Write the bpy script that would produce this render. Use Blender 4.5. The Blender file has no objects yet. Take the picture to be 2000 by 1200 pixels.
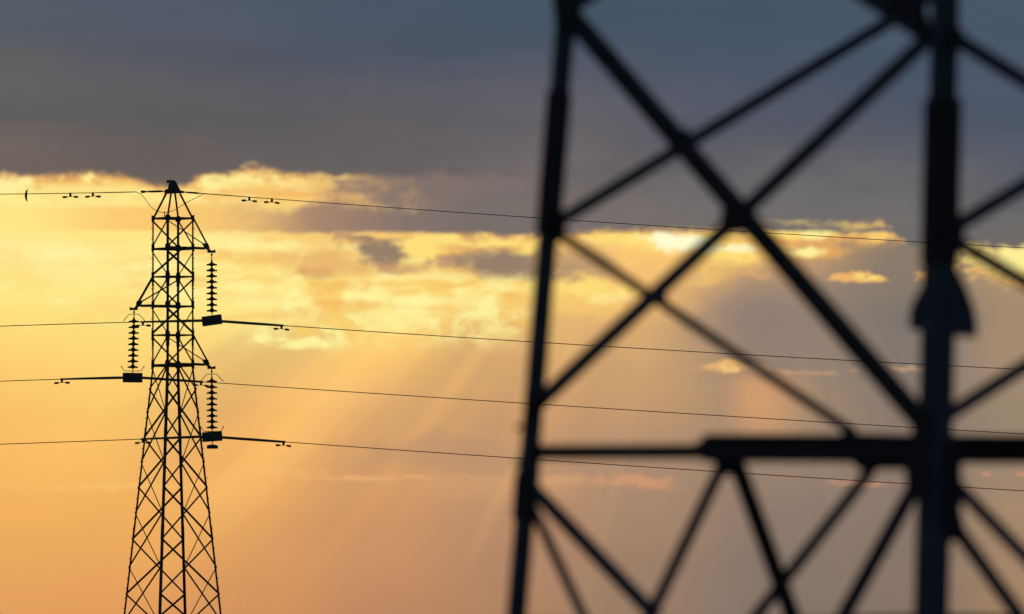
import bpy, bmesh, math, random
from mathutils import Vector, Matrix
random.seed(7)
R = math.radians
scene = bpy.context.scene
COL = scene.collection

# ------------------------------------------------------------------ camera
PITCH = R(1.9); FOC = 400.0; F = FOC / 36.0 * 2000.0; CAMZ = 1.6
cam_d = bpy.data.cameras.new('camera'); cam = bpy.data.objects.new('camera', cam_d); COL.objects.link(cam)
cam.location = (0, 0, CAMZ); cam.rotation_euler = (R(90) + PITCH, 0, 0)
cam_d.lens = FOC; cam_d.sensor_width = 36.0; cam_d.clip_start = 0.5; cam_d.clip_end = 20000
cam_d.dof.use_dof = True; cam_d.dof.focus_distance = 333.0; cam_d.dof.aperture_fstop = 3.15
scene.camera = cam
scene.view_settings.view_transform = 'Standard'; scene.view_settings.look = 'None'
scene.view_settings.exposure = 0.0; scene.view_settings.gamma = 1.0
scene.view_settings.use_curve_mapping = False
scene.cycles.use_denoising = True
scene.cycles.max_bounces = 3; scene.cycles.diffuse_bounces = 1; scene.cycles.glossy_bounces = 2; scene.cycles.transmission_bounces = 0
scene.cycles.use_adaptive_sampling = True; scene.cycles.adaptive_threshold = 0.02

# ------------------------------------------------------------------ sky (world)
SUN_AZ = math.atan((1420 - 1000) / F); SUN_EL = PITCH + math.atan((600 - 30) / F)
world = bpy.data.worlds.new('World'); scene.world = world; world.use_nodes = True
world.cycles.sampling_method = 'MANUAL'; world.cycles.sample_map_resolution = 256
NT = world.node_tree; NT.nodes.clear()

def lin(c):
    return tuple((v / 255.0 / 12.92) if v / 255.0 <= 0.04045 else ((v / 255.0 + 0.055) / 1.055) ** 2.4 for v in c)

class N:
    """tiny expression wrapper over Math nodes"""
    def __init__(s, sock): s.s = sock
    def _b(s, o, op, rev=False):
        n = NT.nodes.new('ShaderNodeMath'); n.operation = op
        a, b = (o, s) if rev else (s, o)
        for i, v in enumerate((a, b)):
            if isinstance(v, N): NT.links.new(v.s, n.inputs[i])
            elif v is not None: n.inputs[i].default_value = v
        return N(n.outputs[0])
    def __add__(s, o): return s._b(o, 'ADD')
    __radd__ = __add__
    def __mul__(s, o): return s._b(o, 'MULTIPLY')
    __rmul__ = __mul__
    def __sub__(s, o): return s._b(o, 'SUBTRACT')
    def __rsub__(s, o): return s._b(o, 'SUBTRACT', True)
    def __truediv__(s, o): return s._b(o, 'DIVIDE')
    def mx(s, o): return s._b(o, 'MAXIMUM')
    def mn(s, o): return s._b(o, 'MINIMUM')
    def pw(s, o): return s._b(o, 'POWER')
    def atan2(s, o): return s._b(o, 'ARCTAN2')
    def absv(s): return s._b(None, 'ABSOLUTE')
def asin(v):
    n = NT.nodes.new('ShaderNodeMath'); n.operation = 'ARCSINE'; NT.links.new(v.s, n.inputs[0]); return N(n.outputs[0])
def ss(v, a, b, lo=0.0, hi=1.0):
    """smoothstep from a to b (a may exceed b)"""
    n = NT.nodes.new('ShaderNodeMapRange'); n.interpolation_type = 'SMOOTHSTEP'
    NT.links.new(v.s, n.inputs[0])
    if a > b: a, b, lo, hi = b, a, hi, lo
    n.inputs[1].default_value = a; n.inputs[2].default_value = b
    n.inputs[3].default_value = lo; n.inputs[4].default_value = hi
    return N(n.outputs[0])
def lr(v, a, b):
    n = NT.nodes.new('ShaderNodeMapRange'); n.interpolation_type = 'LINEAR'
    NT.links.new(v.s, n.inputs[0]); n.inputs[1].default_value = a; n.inputs[2].default_value = b
    return N(n.outputs[0])
def vec(x, y, z=0.0):
    n = NT.nodes.new('ShaderNodeCombineXYZ')
    for i, v in enumerate((x, y, z)):
        if isinstance(v, N): NT.links.new(v.s, n.inputs[i])
        else: n.inputs[i].default_value = v
    return n.outputs[0]
def noise(x, y, scale=1.0, detail=5.0, rough=0.55, dist=0.0, seed=0.0):
    """2-D fbm centred on zero, about -1..1"""
    n = NT.nodes.new('ShaderNodeTexNoise'); n.noise_dimensions = '3D'
    NT.links.new(vec(x, y, seed), n.inputs['Vector'])
    n.inputs['Scale'].default_value = scale; n.inputs['Detail'].default_value = detail
    n.inputs['Roughness'].default_value = rough; n.inputs['Distortion'].default_value = dist
    return (N(n.outputs[0]) - 0.5) * 5.0
def mix(fac, a, b, mode='MIX'):
    n = NT.nodes.new('ShaderNodeMix'); n.data_type = 'RGBA'; n.blend_type = mode; n.clamp_factor = True
    f, A, B = n.inputs[0], n.inputs[6], n.inputs[7]
    if isinstance(fac, N): NT.links.new(fac.s, f)
    else: f.default_value = fac
    for v, s_ in ((a, A), (b, B)):
        if isinstance(v, tuple): s_.default_value = (*lin(v), 1.0)
        else: NT.links.new(v, s_)
    return n.outputs[2]
def ramp(fac, stops):
    n = NT.nodes.new('ShaderNodeValToRGB'); cr = n.color_ramp; cr.interpolation = 'LINEAR'
    NT.links.new(fac.s, n.inputs[0])
    while len(cr.elements) > 1: cr.elements.remove(cr.elements[-1])
    for i, (p, c) in enumerate(stops):
        e = cr.elements[0] if i == 0 else cr.elements.new(p)
        e.position = p; e.color = (*lin(c), 1.0)
    return n.outputs[0]
def curve(fac, pts):
    n = NT.nodes.new('ShaderNodeFloatCurve'); NT.links.new(fac.s, n.inputs['Value'])
    c = n.mapping.curves[0]
    c.points[0].location = pts[0]; c.points[1].location = pts[-1]
    for p in pts[1:-1]: c.points.new(*p)
    n.mapping.update()
    return N(n.outputs[0])

tc = NT.nodes.new('ShaderNodeTexCoord'); sep = NT.nodes.new('ShaderNodeSeparateXYZ')
NT.links.new(tc.outputs['Generated'], sep.inputs[0])
DX, DY, DZ = (N(sep.outputs[i]) for i in range(3))
AZ = DX.atan2(DY)                                   # compass angle from the line's sunset side
EL = asin(DZ)                                       # height above the horizon
# cloud-map coordinates: X grows to the north, Y grows downwards, one unit = 2.58 degrees
X = AZ * (F / 1000.0) + 1.0
Y = (PITCH - EL) * (F / 1000.0) + 0.6

wisp = noise(X, Y * 2.2, 3.2, 4.0, 0.58, 0.2, 1.3)         # large soft wisps
puff = noise(X, Y * 1.5, 11.0, 3.0, 0.6, 0.5, 4.7)         # small puffs
fine = noise(X, Y * 1.6, 42.0, 3.0, 0.6, 0.0, 9.1)         # fine detail
strat = noise(X * 0.5, Y * 5.0, 3.0, 2.0, 0.5, 0.0, 17.0)  # flat streaks
wig = noise(X, Y * 0.8, 5.0, 2.0, 0.5, 0.0, 23.0)

def grid(cols, rows, data, xv, yv):
    out = None
    for i, c in enumerate(cols):
        r = ramp(lr(yv, rows[0], rows[-1]), [((y - rows[0]) / (rows[-1] - rows[0]), k) for y, k in zip(rows, data[i])])
        out = r if out is None else mix(ss(xv, cols[i - 1], c), out, r)
    return out

# ---- glowing lower sky
LR = [.33, .45, .50, .56, .62, .70, .80, .90, 1.0, 1.1, 1.2]
LC = [-.05, .25, .5, .75, 1.0, 1.25, 1.5, 1.75, 2.0]
LD = [
 [(255,226,132),(255,230,138),(255,238,158),(255,231,136),(255,224,124),(253,207,114),(250,194,106),(250,186,100),(243,176,96),(235,168,94),(226,158,92)],
 [(255,224,130),(255,226,130),(255,234,145),(255,233,142),(255,227,130),(254,213,118),(252,201,108),(251,190,101),(243,177,96),(234,166,94),(226,156,92)],
 [(255,222,138),(252,210,122),(255,227,135),(255,230,138),(255,229,134),(254,208,120),(248,187,106),(240,175,101),(230,166,98),(220,156,95),(211,147,92)],
 [(250,215,130),(240,190,112),(246,200,118),(255,228,135),(255,222,126),(246,194,112),(228,174,110),(220,163,106),(212,153,102),(201,144,100),(190,136,98)],
 [(240,200,125),(225,178,110),(232,185,112),(254,220,122),(238,190,114),(222,172,112),(210,160,110),(194,150,111),(188,142,107),(178,134,103),(175,132,99)],
 [(240,205,130),(255,226,140),(252,206,128),(240,186,116),(222,174,114),(206,163,113),(194,152,112),(172,139,113),(167,135,109),(157,128,105),(153,125,103)],
 [(235,195,120),(225,180,115),(200,160,112),(164,138,114),(150,130,116),(148,128,114),(165,138,111),(153,130,111),(141,122,109),(136,119,107),(135,117,105)],
 [(135,124,111),(129,118,107),(139,123,107),(135,122,109),(127,118,111),(131,120,111),(139,122,110),(139,121,109),(135,118,106),(135,117,104),(133,115,102)],
 [(135,124,111),(131,120,107),(165,139,107),(172,145,112),(155,134,111),(158,136,114),(153,132,110),(155,132,111),(165,136,109),(163,133,105),(161,130,100)],
]
Yl = Y + wisp * 0.008
Xl = X + wisp * 0.02
low = grid(LC, LR, LD, Xl, Yl)

# gentle mottling of the lower sky
def gain(col, v):
    """multiply a colour by a scalar"""
    n = NT.nodes.new('ShaderNodeVectorMath'); n.operation = 'SCALE'
    NT.links.new(col, n.inputs[0]); NT.links.new(v.s, n.inputs['Scale']); return n.outputs[0]
glow = ss(Y, .44, .50) * ss(Y, .70, .62) * ss(X, 1.12, .9)
low = gain(low, 1.0 + wisp * 0.022 + strat * 0.012)

# crepuscular rays: fan out downwards from the hidden sun
SXc, SYc = 1.42, 0.03
rdx = X - SXc; rdy = Y - SYc
ang = rdx.atan2(rdy)
rayn = noise(ang, ang * 0.0, 8.5, 2.2, 0.45, 0.0, 35.0)
rayw = ss(Y, .56, .70) * ss(Y, 1.22, .88) * ss(X, .10, .50) * ss(X, 1.30, .98, .18, 1.0) * ss(X, 1.9, 1.5)
low = gain(low, 1.0 + rayn * rayw * 0.085)
low = mix(ss(rayn, .10, -.7) * rayw * .28, low, (186,146,112))
low = mix(ss(rayn, .1, .6) * rayw * .25, low, (255,202,112))

def blob(x0, x1, y0, y1, sx=.05, st=.012, sb=.03, slope=0.0, amp=.02, ampx=.04, n1=None, n2=None):
    """soft-edged band between y0 and y1 (down), x0..x1, edges stirred by noise"""
    n1 = n1 or puff; n2 = n2 or wig
    yy = Y + n1 * amp + fine * (amp * 0.35)
    if slope: yy = yy - (X - x0) * slope
    xx = X + n2 * ampx + n1 * (ampx * .6)
    return ss(yy, y0 - st, y0 + st) * ss(yy, y1 + sb, y1 - sb) * ss(xx, x0 - sx, x0 + sx) * ss(xx, x1 + sx, x1 - sx)

# lumpy cloud bodies: an ellipse whose rim is torn by noise
med = noise(X, Y * 1.5, 22.0, 3.0, 0.6, 0.0, 61.0)
tear = puff * .40 + med * .45 + fine * .22
tearb = wig * .45 + puff * .45 + med * .25
XW = X + puff * .020 + med * .012
YW = Y + wig * .008 + med * .004
def lump(cx, cy, rx, ry, k=.55, lo=.0, hi=.35, big=False, slant=0.0):
    yy = YW - (X - cx) * slant if slant else YW
    q = 1.0 - (((XW - cx) / (rx * 1.12)).pw(2.0) + ((yy - cy) / (ry * 1.12)).pw(2.0)).pw(.5)
    return ss(q + (tearb if big else tear) * k * 1.05, lo - .12, max(hi, .5) + .15)
def paint(col, m, c, a=1.0):
    return mix(m * a, col, c)
OR, GO, YE, PY, WH = (244,182,98), (253,205,108), (255,224,122), (255,240,152), (255,252,208)
BR, GB, GR = (206,158,108), (164,134,112), (138,118,108)

# curdled glow, x .42-1.05
curd = noise(X + med * .012, Y * 1.1, 12.0, 4.0, 0.62, 0.9, 41.0)
cw = ss(X, .40, .55) * ss(X, 1.06, 1.0) * ss(Y, .50, .56) * ss(Y, .70, .63)
low = paint(low, ss(curd, .10, -.55) * cw, (250,206,108), .75)
low = paint(low, ss(curd, .0, .55) * cw, PY, .65)
low = paint(low, ss(med + curd * .5, .25, .75) * cw, (255,248,170), .45)
streak = noise(X * .55 + Y * .5, Y * 3.2, 9.0, 4.0, .6, .5, 71.0)
gw = ss(Y, .455, .475) * ss(Y, .66, .58) * ss(X, 1.1, 1.0)
low = paint(low, ss(streak, .02, -.7) * gw * ss(X, .1, .45), (243,186,100), .75)
low = paint(low, ss(streak, .05, .55) * gw, (255,244,164), .6)
# softer mottling on the far left
low = paint(low, ss(wisp + puff * .4, .05, .6) * ss(X, .42, .25) * ss(Y, .47, .50) * ss(Y, .60, .54), (255,245,172), .55)
low = paint(low, ss(wisp + puff * .4, .0, -.6) * ss(X, .46, .25) * ss(Y, .46, .48) * ss(Y, .70, .6), (253,214,118), .45)
for q in ((.46,.475,.06,.020,.6), (.55,.480,.05,.014,.5), (.485,.575,.05,.030,.5), (.565,.572,.018,.012,.9), (.72,.572,.05,.018,.7), (.93,.60,.05,.03,.5),
          (.50,.665,.03,.010,.8), (.585,.672,.09,.012,.9), (.65,.655,.03,.018,.7), (.61,.615,.02,.03,.4), (.96,.615,.02,.012,.7), (.80,.60,.04,.02,.4)):
    low = paint(low, lump(*q[:4], k=.6), (255,246,160), q[4])
# orange-brown shade below the grey streak
low = paint(low, lump(.63, .515, .11, .030, .7, 0, .6, True), (228,174,106), .75)
low = paint(low, lump(.62, .535, .04, .012, .8, 0, .5), (214,156,100), .5)
low = paint(low, lump(.50, .512, .09, .016, .7, 0, .6, True), (248,204,116), .6)
low = paint(low, lump(.72, .475, .05, .018, .6, 0, .5), (206,158,106), .7)
low = paint(low, lump(.690, .462, .05, .014, .5, 0, .5), (176,138,106), .8)
low = paint(low, lump(.748, .492, .056, .038, .35, 0, .35), (152,129,106), 1.0)
low = paint(low, lump(.79, .525, .07, .012, .6, 0, .5), (196,150,108), .75)
low = paint(low, lump(.95, .500, .14, .045, .4, 0, .45, True), OR, .6)
low = paint(low, lump(.822, .490, .048, .036, .5), YE, 1.0)
low = paint(low, lump(.93, .468, .12, .013, .5), (255,228,130), .95)
low = paint(low, lump(1.02, .484, .030, .018, .6), (255,218,118), .9)
low = paint(low, lump(.745, .457, .06, .005, .6), (254,208,118), .85)
low = paint(low, lump(.87, .515, .05, .016, .7, 0, .5), (196,154,112), .85)
low = paint(low, lump(.99, .514, .115, .034, .35, 0, .35, slant=.06), (150,128,107), 1.0)
low = paint(low, lump(.94, .470, .13, .015, .35), (255,226,126), 1.0)
low = paint(low, lump(1.03, .482, .04, .018, .5), (255,220,120), .95)
low = paint(low, lump(1.06, .535, .06, .020, .5, 0, .5), (160,132,110), .8)
low = paint(low, lump(1.13, .515, .09, .038, .5, 0, .5, True), (176,144,112), .9)
low = paint(low, lump(1.16, .585, .11, .042, .8, 0, .6), (250,202,112), .7)
low = paint(low, lump(1.15, .566, .09, .016, .8), YE, .85)
low = paint(low, lump(1.20, .580, .04, .012, .8), PY, .5)
# brightest opening under the deck
low = paint(low, lump(1.32, .485, .25, .055, .25, 0, .7, True), (250,196,112), .85)
low = paint(low, lump(1.20, .462, .11, .016, .45), (255,218,120), .95)
low = paint(low, lump(1.33, .468, .16, .026, .4), YE, 1.0)
low = paint(low, lump(1.45, .492, .085, .036, .6), (250,192,104), .8)
low = paint(low, lump(1.44, .494, .060, .026, .6), YE, .95)
low = paint(low, lump(1.33, .472, .075, .022, .4, 0, .5, slant=.12), WH, 1.0)
low = paint(low, lump(1.44, .484, .05, .009, .5, 0, .5), WH, .7)
low = paint(low, lump(1.39, .535, .05, .022, .9, 0, .7), GO, .55)
low = paint(low, lump(1.30, .53, .10, .03, .5, 0, .8, True), (240,188,114), .5)
# broken scraps to the right
low = paint(low, lump(1.60, .454, .19, .032, .5), (236,172,96), .95)
low = paint(low, lump(1.58, .449, .14, .022, .6), YE, 1.0)
low = paint(low, lump(1.595, .458, .030, .013, .6), PY, .9)
low = paint(low, lump(1.70, .453, .070, .022, .8), (252,204,112), 1.0)
low = paint(low, lump(1.585, .492, .075, .020, .7), (236,172,96), .9)
low = paint(low, lump(1.572, .493, .045, .012, .6), PY, 1.0)
low = paint(low, lump(1.68, .540, .060, .008, 1.1), (236,176,104), .9)
low = paint(low, lump(1.705, .540, .025, .006, .6), YE, .8)
low = paint(low, lump(1.64, .541, .035, .006, 1.2), (238,182,106), .9)
low = paint(low, lump(1.80, .538, .030, .014, .9), (236,176,106), .8)
low = paint(low, lump(1.52, .52, .12, .03, .8, 0, .9, True), (196,156,112), .5)
low = paint(low, lump(1.90, .530, .06, .010, .9), (230,176,112), .6)
low = paint(low, lump(2.03, .512, .17, .045, .4), (252,200,108), 1.0)
low = paint(low, lump(2.02, .508, .14, .030, .4), PY, 1.0)
low = paint(low, lump(1.488, .541, .014, .008, 1.0), (220,168,112), .6)
low = paint(low, lump(1.43, .723, .034, .011, 1.1), (244,188,110), .85)
low = paint(low, lump(1.43, .726, .016, .006, .9), (255,214,126), .7)
low = paint(low, lump(1.56, .727, .12, .006, 1.2), (206,162,120), .5)
low = paint(low, lump(1.77, .722, .05, .005, .8), (220,172,122), .5)
low = paint(low, ss(X - (Y - .74) * .10, 1.39, 1.47) * ss(X, 1.62, 1.48) * ss(YW, .715, .76) * ss(Y, .92, .79), (228,166,110), .62)
low = paint(low, ss(X, 1.86, 1.96) * ss(Y, .55, .64) * ss(Y, .80, .68), (170,140,114), .6)
# faint lit streaks lower down
low = paint(low, lump(1.25, .940, .085, .014, 1.0), (216,154,114), .5)
low = paint(low, lump(1.25, .938, .05, .008, .9), (224,158,118), .35)
low = paint(low, lump(1.10, .938, .06, .012, .8, 0, .6), (216,166,114), .45)
low = paint(low, lump(1.68, .945, .07, .009, 1.0), (205,150,118), .6)
low = paint(low, lump(1.99, .923, .06, .006, .9), (222,152,114), .7)
low = paint(low, lump(.72, .935, .17, .0035, .8), (252,186,122), .5)
low = paint(low, lump(.55, .925, .10, .006, .9), (252,190,118), .35)
low = paint(low, lump(.24, .950, .16, .008, .9), (255,204,124), .35)
low = paint(low, ss(Y + fine * .002, .926, .931) * ss(Y, 1.0, .94) * ss(X, .7, .9) * ss(X, 1.2, 1.05), (222,166,114), .35)
low = paint(low, lump(.86, .885, .20, .035, .6, 0, .8, True), (186,144,110), .55)
low = paint(low, ss(Y, .55, .60) * ss(Y, .72, .64) * lump(1.48, .62, .18, .09, .4, 0, .8, True), (140,124,114), .5)

# ---- grey streak between the two bright openings
stk = blob(.33, 3.0, .397, .452, .16, .014, .0045, 0, .008, .05)
stk = ss(X + wig * .04 + puff * .05, .30, .62) * ss(Y + puff * .012 + wisp * .012 - (X - .6) * .03, .386, .418) * ss(Y + puff * .004 + fine * .003, .458, .448)
stkc = ramp(lr(X, .3, 1.05), [(0, (250,200,115)), (.2, (222,170,112)), (.42, (170,135,110)), (.65, (134,116,108)), (1, (118,110,108))])
low = mix(stk, low, stkc)
# broken bright cloud and orange wisps in the first strip
low = paint(low, ss(Y, .385, .41) * ss(Y, .456, .446) * ss(X, .02, .28) * ss(X, .5, .35), (250,194,108), .75)
s1 = ss(Y, .405, .385)
low = paint(low, ss(puff + med * .6, .10, -.5) * s1 * ss(X, .85, .75), (248,196,106), .85)
low = paint(low, ss(puff + med * .6, -.10, .45) * s1 * ss(X, .62, .5), (255,240,152), .85)
low = paint(low, ss(Y, .352, .372) * ss(Y, .412, .396) * ss(X, .34, .24), (255,236,146), .7)
low = paint(low, lump(.02, .362, .05, .02, .5), (255,243,166), .8)
low = paint(low, lump(.48, .355, .09, .020, .6), PY, .8)
low = paint(low, lump(.66, .357, .10, .013, .7), YE, .7)
low = paint(low, lump(.56, .382, .16, .007, .8), (240,178,104), .7)
low = paint(low, lump(.70, .374, .10, .006, .7), (190,146,106), .8)
low = paint(low, lump(.70, .391, .09, .006, .7), (248,190,106), .8)

# ---- upper overcast deck
DR = [-.1, .04, .10, .16, .23, .30, .36, .42, .47]
DC = [0.0, .35, .7, 1.05, 1.5, 2.0]
DD = [
 [(83,94,107),(85,92,103),(96,95,97),(100,97,98),(96,94,95),(112,100,94),(122,104,94),(150,124,100),(150,124,100)],
 [(77,89,103),(83,90,103),(85,88,100),(94,93,98),(92,91,92),(104,96,94),(106,98,93),(140,118,104),(150,124,100)],
 [(73,86,102),(75,86,103),(79,86,101),(92,92,100),(98,94,97),(98,94,96),(104,98,96),(124,112,106),(134,116,106)],
 [(71,86,101),(73,86,103),(77,86,101),(85,88,100),(98,96,102),(103,98,101),(112,105,104),(120,112,108),(122,112,108)],
 [(69,86,101),(71,85,103),(74,86,104),(79,87,105),(85,90,105),(94,94,100),(106,104,106),(112,108,107),(114,108,106)],
 [(73,88,105),(73,87,105),(73,86,105),(75,86,105),(79,88,105),(85,90,103),(98,98,104),(106,104,104),(110,106,104)],
]
deck = grid(DC, DR, DD, X + wig * .05, Y + wisp * .03)
deck = gain(deck, 1.0 + strat * .034 + wisp * .028 + puff * .008 + med * .004)
# silver lining just above the bright gaps
edge = curve(lr(X, 0.0, 2.0), [(0, .336), (.06, .340), (.12, .340), (.155, .362), (.175, .366), (.195, .348), (.225, .338), (.247, .327), (.265, .336), (.30, .343),
     (.34, .347), (.375, .350), (.40, .354), (.415, .372), (.435, .42), (.45, .452), (.50, .455), (.53, .457), (.56, .454), (.60, .447), (.66, .446), (.72, .440), (.75, .435),
     (.82, .433), (.868, .434), (.882, .468), (.92, .480), (.95, .482), (1.0, .482)])
ed = Y - edge + puff * .006 + med * .005 + fine * .0028 + wisp * .004 - .001
soft = ss(X, .7, .82) * ss(X, 1.05, .92)
dm = ss(ed, .0085, -.0085)
rim = ss(ed + med * .010, .020, -.002)
low = mix(rim * ss(X, 1.2, 1.0) * .85, low, (228,166,100))
low = mix(rim * ss(X, 1.0, 1.1) * ss(X, 1.52, 1.42) * .6, low, (248,190,104))
sky = mix(dm, low, deck)
# soft fading of the strip's right end into grey
sky = mix(ss(X + wisp * .06 + puff * .05 + med * .04, .60, .80) * ss(X, 1.06, 1.0) * ss(Y + puff * .01, .335, .36) * ss(Y + puff * .004, .459, .449), sky, stkc)
sky = mix(ss(X + wisp * .05, .80, .98) * ss(X, 1.14, 1.06) * ss(Y, .36, .40) * ss(Y + puff * .004, .460, .450), sky, (120,110,106))
# pink-grey mottles on the deck's lower part
sky = mix(blob(.86, 1.04, .34, .37, .06, .02, .02, 0, .02) * .35, sky, (132,112,108))
# very fine grain of the cloud sheet
sky = gain(sky, 1.0 + noise(X, Y, 260.0, 2.0, .8, 0, 3.0) * .045)

# ---- rest of the hemisphere: dim dusk overcast over a low-sun clear sky
nish = NT.nodes.new('ShaderNodeTexSky'); nish.sky_type = 'NISHITA'; nish.sun_disc = False
nish.sun_elevation = SUN_EL; nish.sun_rotation = SUN_AZ
nishc = NT.nodes.new('ShaderNodeVectorMath'); nishc.operation = 'SCALE'; nishc.inputs['Scale'].default_value = 0.05
NT.links.new(nish.outputs[0], nishc.inputs[0])
cl = noise(DX / (DZ.absv() + .25), DY / (DZ.absv() + .25), 1.6, 6.0, .55, .3, 51.0)
dusk = mix(ss(cl, -.9, .2), nishc.outputs[0], gain(ramp(ss(DZ, 0, .6), [(0, (70,78,92)), (1, (64,80,102))]), 1.0 + cl * .25))
off = (AZ.absv()).mx((EL - PITCH).absv())
sky = mix(ss(off, R(5.5), R(24)), sky, dusk)
sky = mix(ss(EL, R(.2), R(-1.5)), sky, (52,46,40))
bg = NT.nodes.new('ShaderNodeBackground'); bg.inputs['Strength'].default_value = 1.0
NT.links.new(sky, bg.inputs['Color'])
wo = NT.nodes.new('ShaderNodeOutputWorld'); NT.links.new(bg.outputs[0], wo.inputs['Surface'])

# ------------------------------------------------------------------ sun, veiled by the cloud deck
sd = bpy.data.lights.new('sun', 'SUN'); sd.energy = 0.5; sd.angle = R(10); sd.color = (1.0, .82, .58)
sun = bpy.data.objects.new('sun', sd); COL.objects.link(sun)
sdir = Vector((math.sin(SUN_AZ) * math.cos(SUN_EL), math.cos(SUN_AZ) * math.cos(SUN_EL), math.sin(SUN_EL)))
sun.rotation_euler = (-sdir).to_track_quat('-Z', 'Y').to_euler()
sun.location = sdir * 900

# ------------------------------------------------------------------ materials
def material(name, base, var=.25, scale=8.0, rough=.6, metal=0.0, bump=0.0, spec=.3):
    m = bpy.data.materials.new(name); m.use_nodes = True; t = m.node_tree
    b = t.nodes['Principled BSDF']
    c = t.nodes.new('ShaderNodeTexCoord'); n = t.nodes.new('ShaderNodeTexNoise')
    n.inputs['Scale'].default_value = scale; n.inputs['Detail'].default_value = 6
    t.links.new(c.outputs['Object'], n.inputs['Vector'])
    r = t.nodes.new('ShaderNodeValToRGB'); t.links.new(n.outputs[0], r.inputs[0])
    r.color_ramp.elements[0].position = .3; r.color_ramp.elements[1].position = .7
    r.color_ramp.elements[0].color = (*[v * (1 - var) for v in base], 1)
    r.color_ramp.elements[1].color = (*[v * (1 + var) for v in base], 1)
    t.links.new(r.outputs[0], b.inputs['Base Color'])
    b.inputs['Roughness'].default_value = rough; b.inputs['Metallic'].default_value = metal
    b.inputs['Specular IOR Level'].default_value = spec
    if bump:
        bp = t.nodes.new('ShaderNodeBump'); bp.inputs['Strength'].default_value = bump
        t.links.new(n.outputs[0], bp.inputs['Height']); t.links.new(bp.outputs[0], b.inputs['Normal'])
    return m
M_STEEL = material('weathered_galvanised_steel', (.068, .079, .097), .35, 5.0, .65, .2)
M_STEEL_SHADED = material('shaded_steel', (.022, .022, .024), .3, 5.0, .7, .0)  # same steel, with the shade of unlit faces put into its base colour
M_STEEL_FAR = material('dark_weathered_steel', (.09, .085, .085), .3, 5.0, .7, .1)
M_WIRE = material('aged_aluminium_strand', (.16, .13, .09), .2, 20.0, .7, .1)
M_GLASS = material('brown_glazed_porcelain', (.06, .04, .03), .2, 12.0, .35, 0)
M_PLATE = material('dull_blue_painted_plate', (.085, .10, .16), .25, 6.0, .6)
M_BIRD = material('sooty_brown_feathers', (.035, .028, .022), .3, 60.0, .8)
M_CONC = material('footing_concrete', (.30, .29, .27), .2, 3.0, .85, 0, .3)
M_FIELD = material('dry_field_grass', (.075, .075, .035), .5, .08, .95, 0, .6)

# ------------------------------------------------------------------ helpers
def at(px, py, Yd):
    """point on the sight line of a photo position, at distance Yd north of the camera"""
    u = (px - 1000) / F; v = (600 - py) / F
    d = Vector((u, math.cos(PITCH) - v * math.sin(PITCH), math.sin(PITCH) + v * math.cos(PITCH)))
    return Vector((0, 0, CAMZ)) + d * (Yd / d.y)
def ray(px, py):
    u = (px - 1000) / F; v = (600 - py) / F
    return Vector((u, math.cos(PITCH) - v * math.sin(PITCH), math.sin(PITCH) + v * math.cos(PITCH)))

def link(name, bm, mat, parent=None, smooth=False):
    me = bpy.data.meshes.new(name)
    bmesh.ops.recalc_face_normals(bm, faces=bm.faces)
    bm.to_mesh(me); bm.free(); me.materials.append(mat)
    if smooth:
        for p in me.polygons: p.use_smooth = True
    o = bpy.data.objects.new(name, me); COL.objects.link(o)
    if parent is not None:
        o.parent = parent
        o.matrix_parent_inverse = world_of(parent).inverted()
    return o
def world_of(o):
    m = o.matrix_basis.copy()
    p = o.parent
    if p: m = world_of(p) @ o.matrix_parent_inverse @ m
    return m
def tag(o, label=None, cat=None, group=None, kind=None):
    if label: o['label'] = label
    if cat: o['category'] = cat
    if group: o['group'] = group
    if kind: o['kind'] = kind
    return o
def empty(name, loc, label, cat, group=None):
    o = bpy.data.objects.new(name, None); COL.objects.link(o); o.location = loc; o.empty_display_size = .5
    return tag(o, label, cat, group)

def frame_for(d, up):
    d = d.normalized(); a = up - d * up.dot(d)
    if a.length < 1e-5: a = Vector((1, 0, 0)) - d * d.x
    a.normalize(); b = d.cross(a); return a, b
def prism(bm, p0, p1, poly, a, b):
    v0 = [bm.verts.new(p0 + a * x + b * y) for x, y in poly]
    v1 = [bm.verts.new(p1 + a * x + b * y) for x, y in poly]
    n = len(poly)
    bm.faces.new(v0[::-1]); bm.faces.new(v1)
    for i in range(n): bm.faces.new((v0[i], v0[(i + 1) % n], v1[(i + 1) % n], v1[i]))
def angle(bm, p0, p1, w, out, t=None, flip=1, depth=None):
    """rolled steel angle: one flange square to `out` (faces outwards, width w), the other pointing inwards"""
    t = t or w * .14; depth = depth or w
    n, s = frame_for(p1 - p0, out); s = s * flip
    h = w / 2
    poly = [(0, -h), (0, h), (-t, h), (-t, -h + t), (-depth, -h + t), (-depth, -h)]
    prism(bm, p0, p1, poly, n, s)
def leg_angle(bm, p0, p1, w, na, nb, t=None):
    """corner angle: flanges along directions na and nb, heel on the line p0-p1"""
    t = t or w * .13
    d = (p1 - p0).normalized()
    a = (na - d * na.dot(d)).normalized(); b = (nb - d * nb.dot(d)).normalized()
    poly = [(0, 0), (w, 0), (w, t), (t, t), (t, w), (0, w)]
    prism(bm, p0, p1, poly, a, b)
def plate(bm, pts, n, t):
    n = n.normalized()
    v0 = [bm.verts.new(p + n * (t / 2)) for p in pts]; v1 = [bm.verts.new(p - n * (t / 2)) for p in pts]
    k = len(pts); bm.faces.new(v0); bm.faces.new(v1[::-1])
    for i in range(k): bm.faces.new((v0[i], v1[i], v1[(i + 1) % k], v0[(i + 1) % k]))
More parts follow.
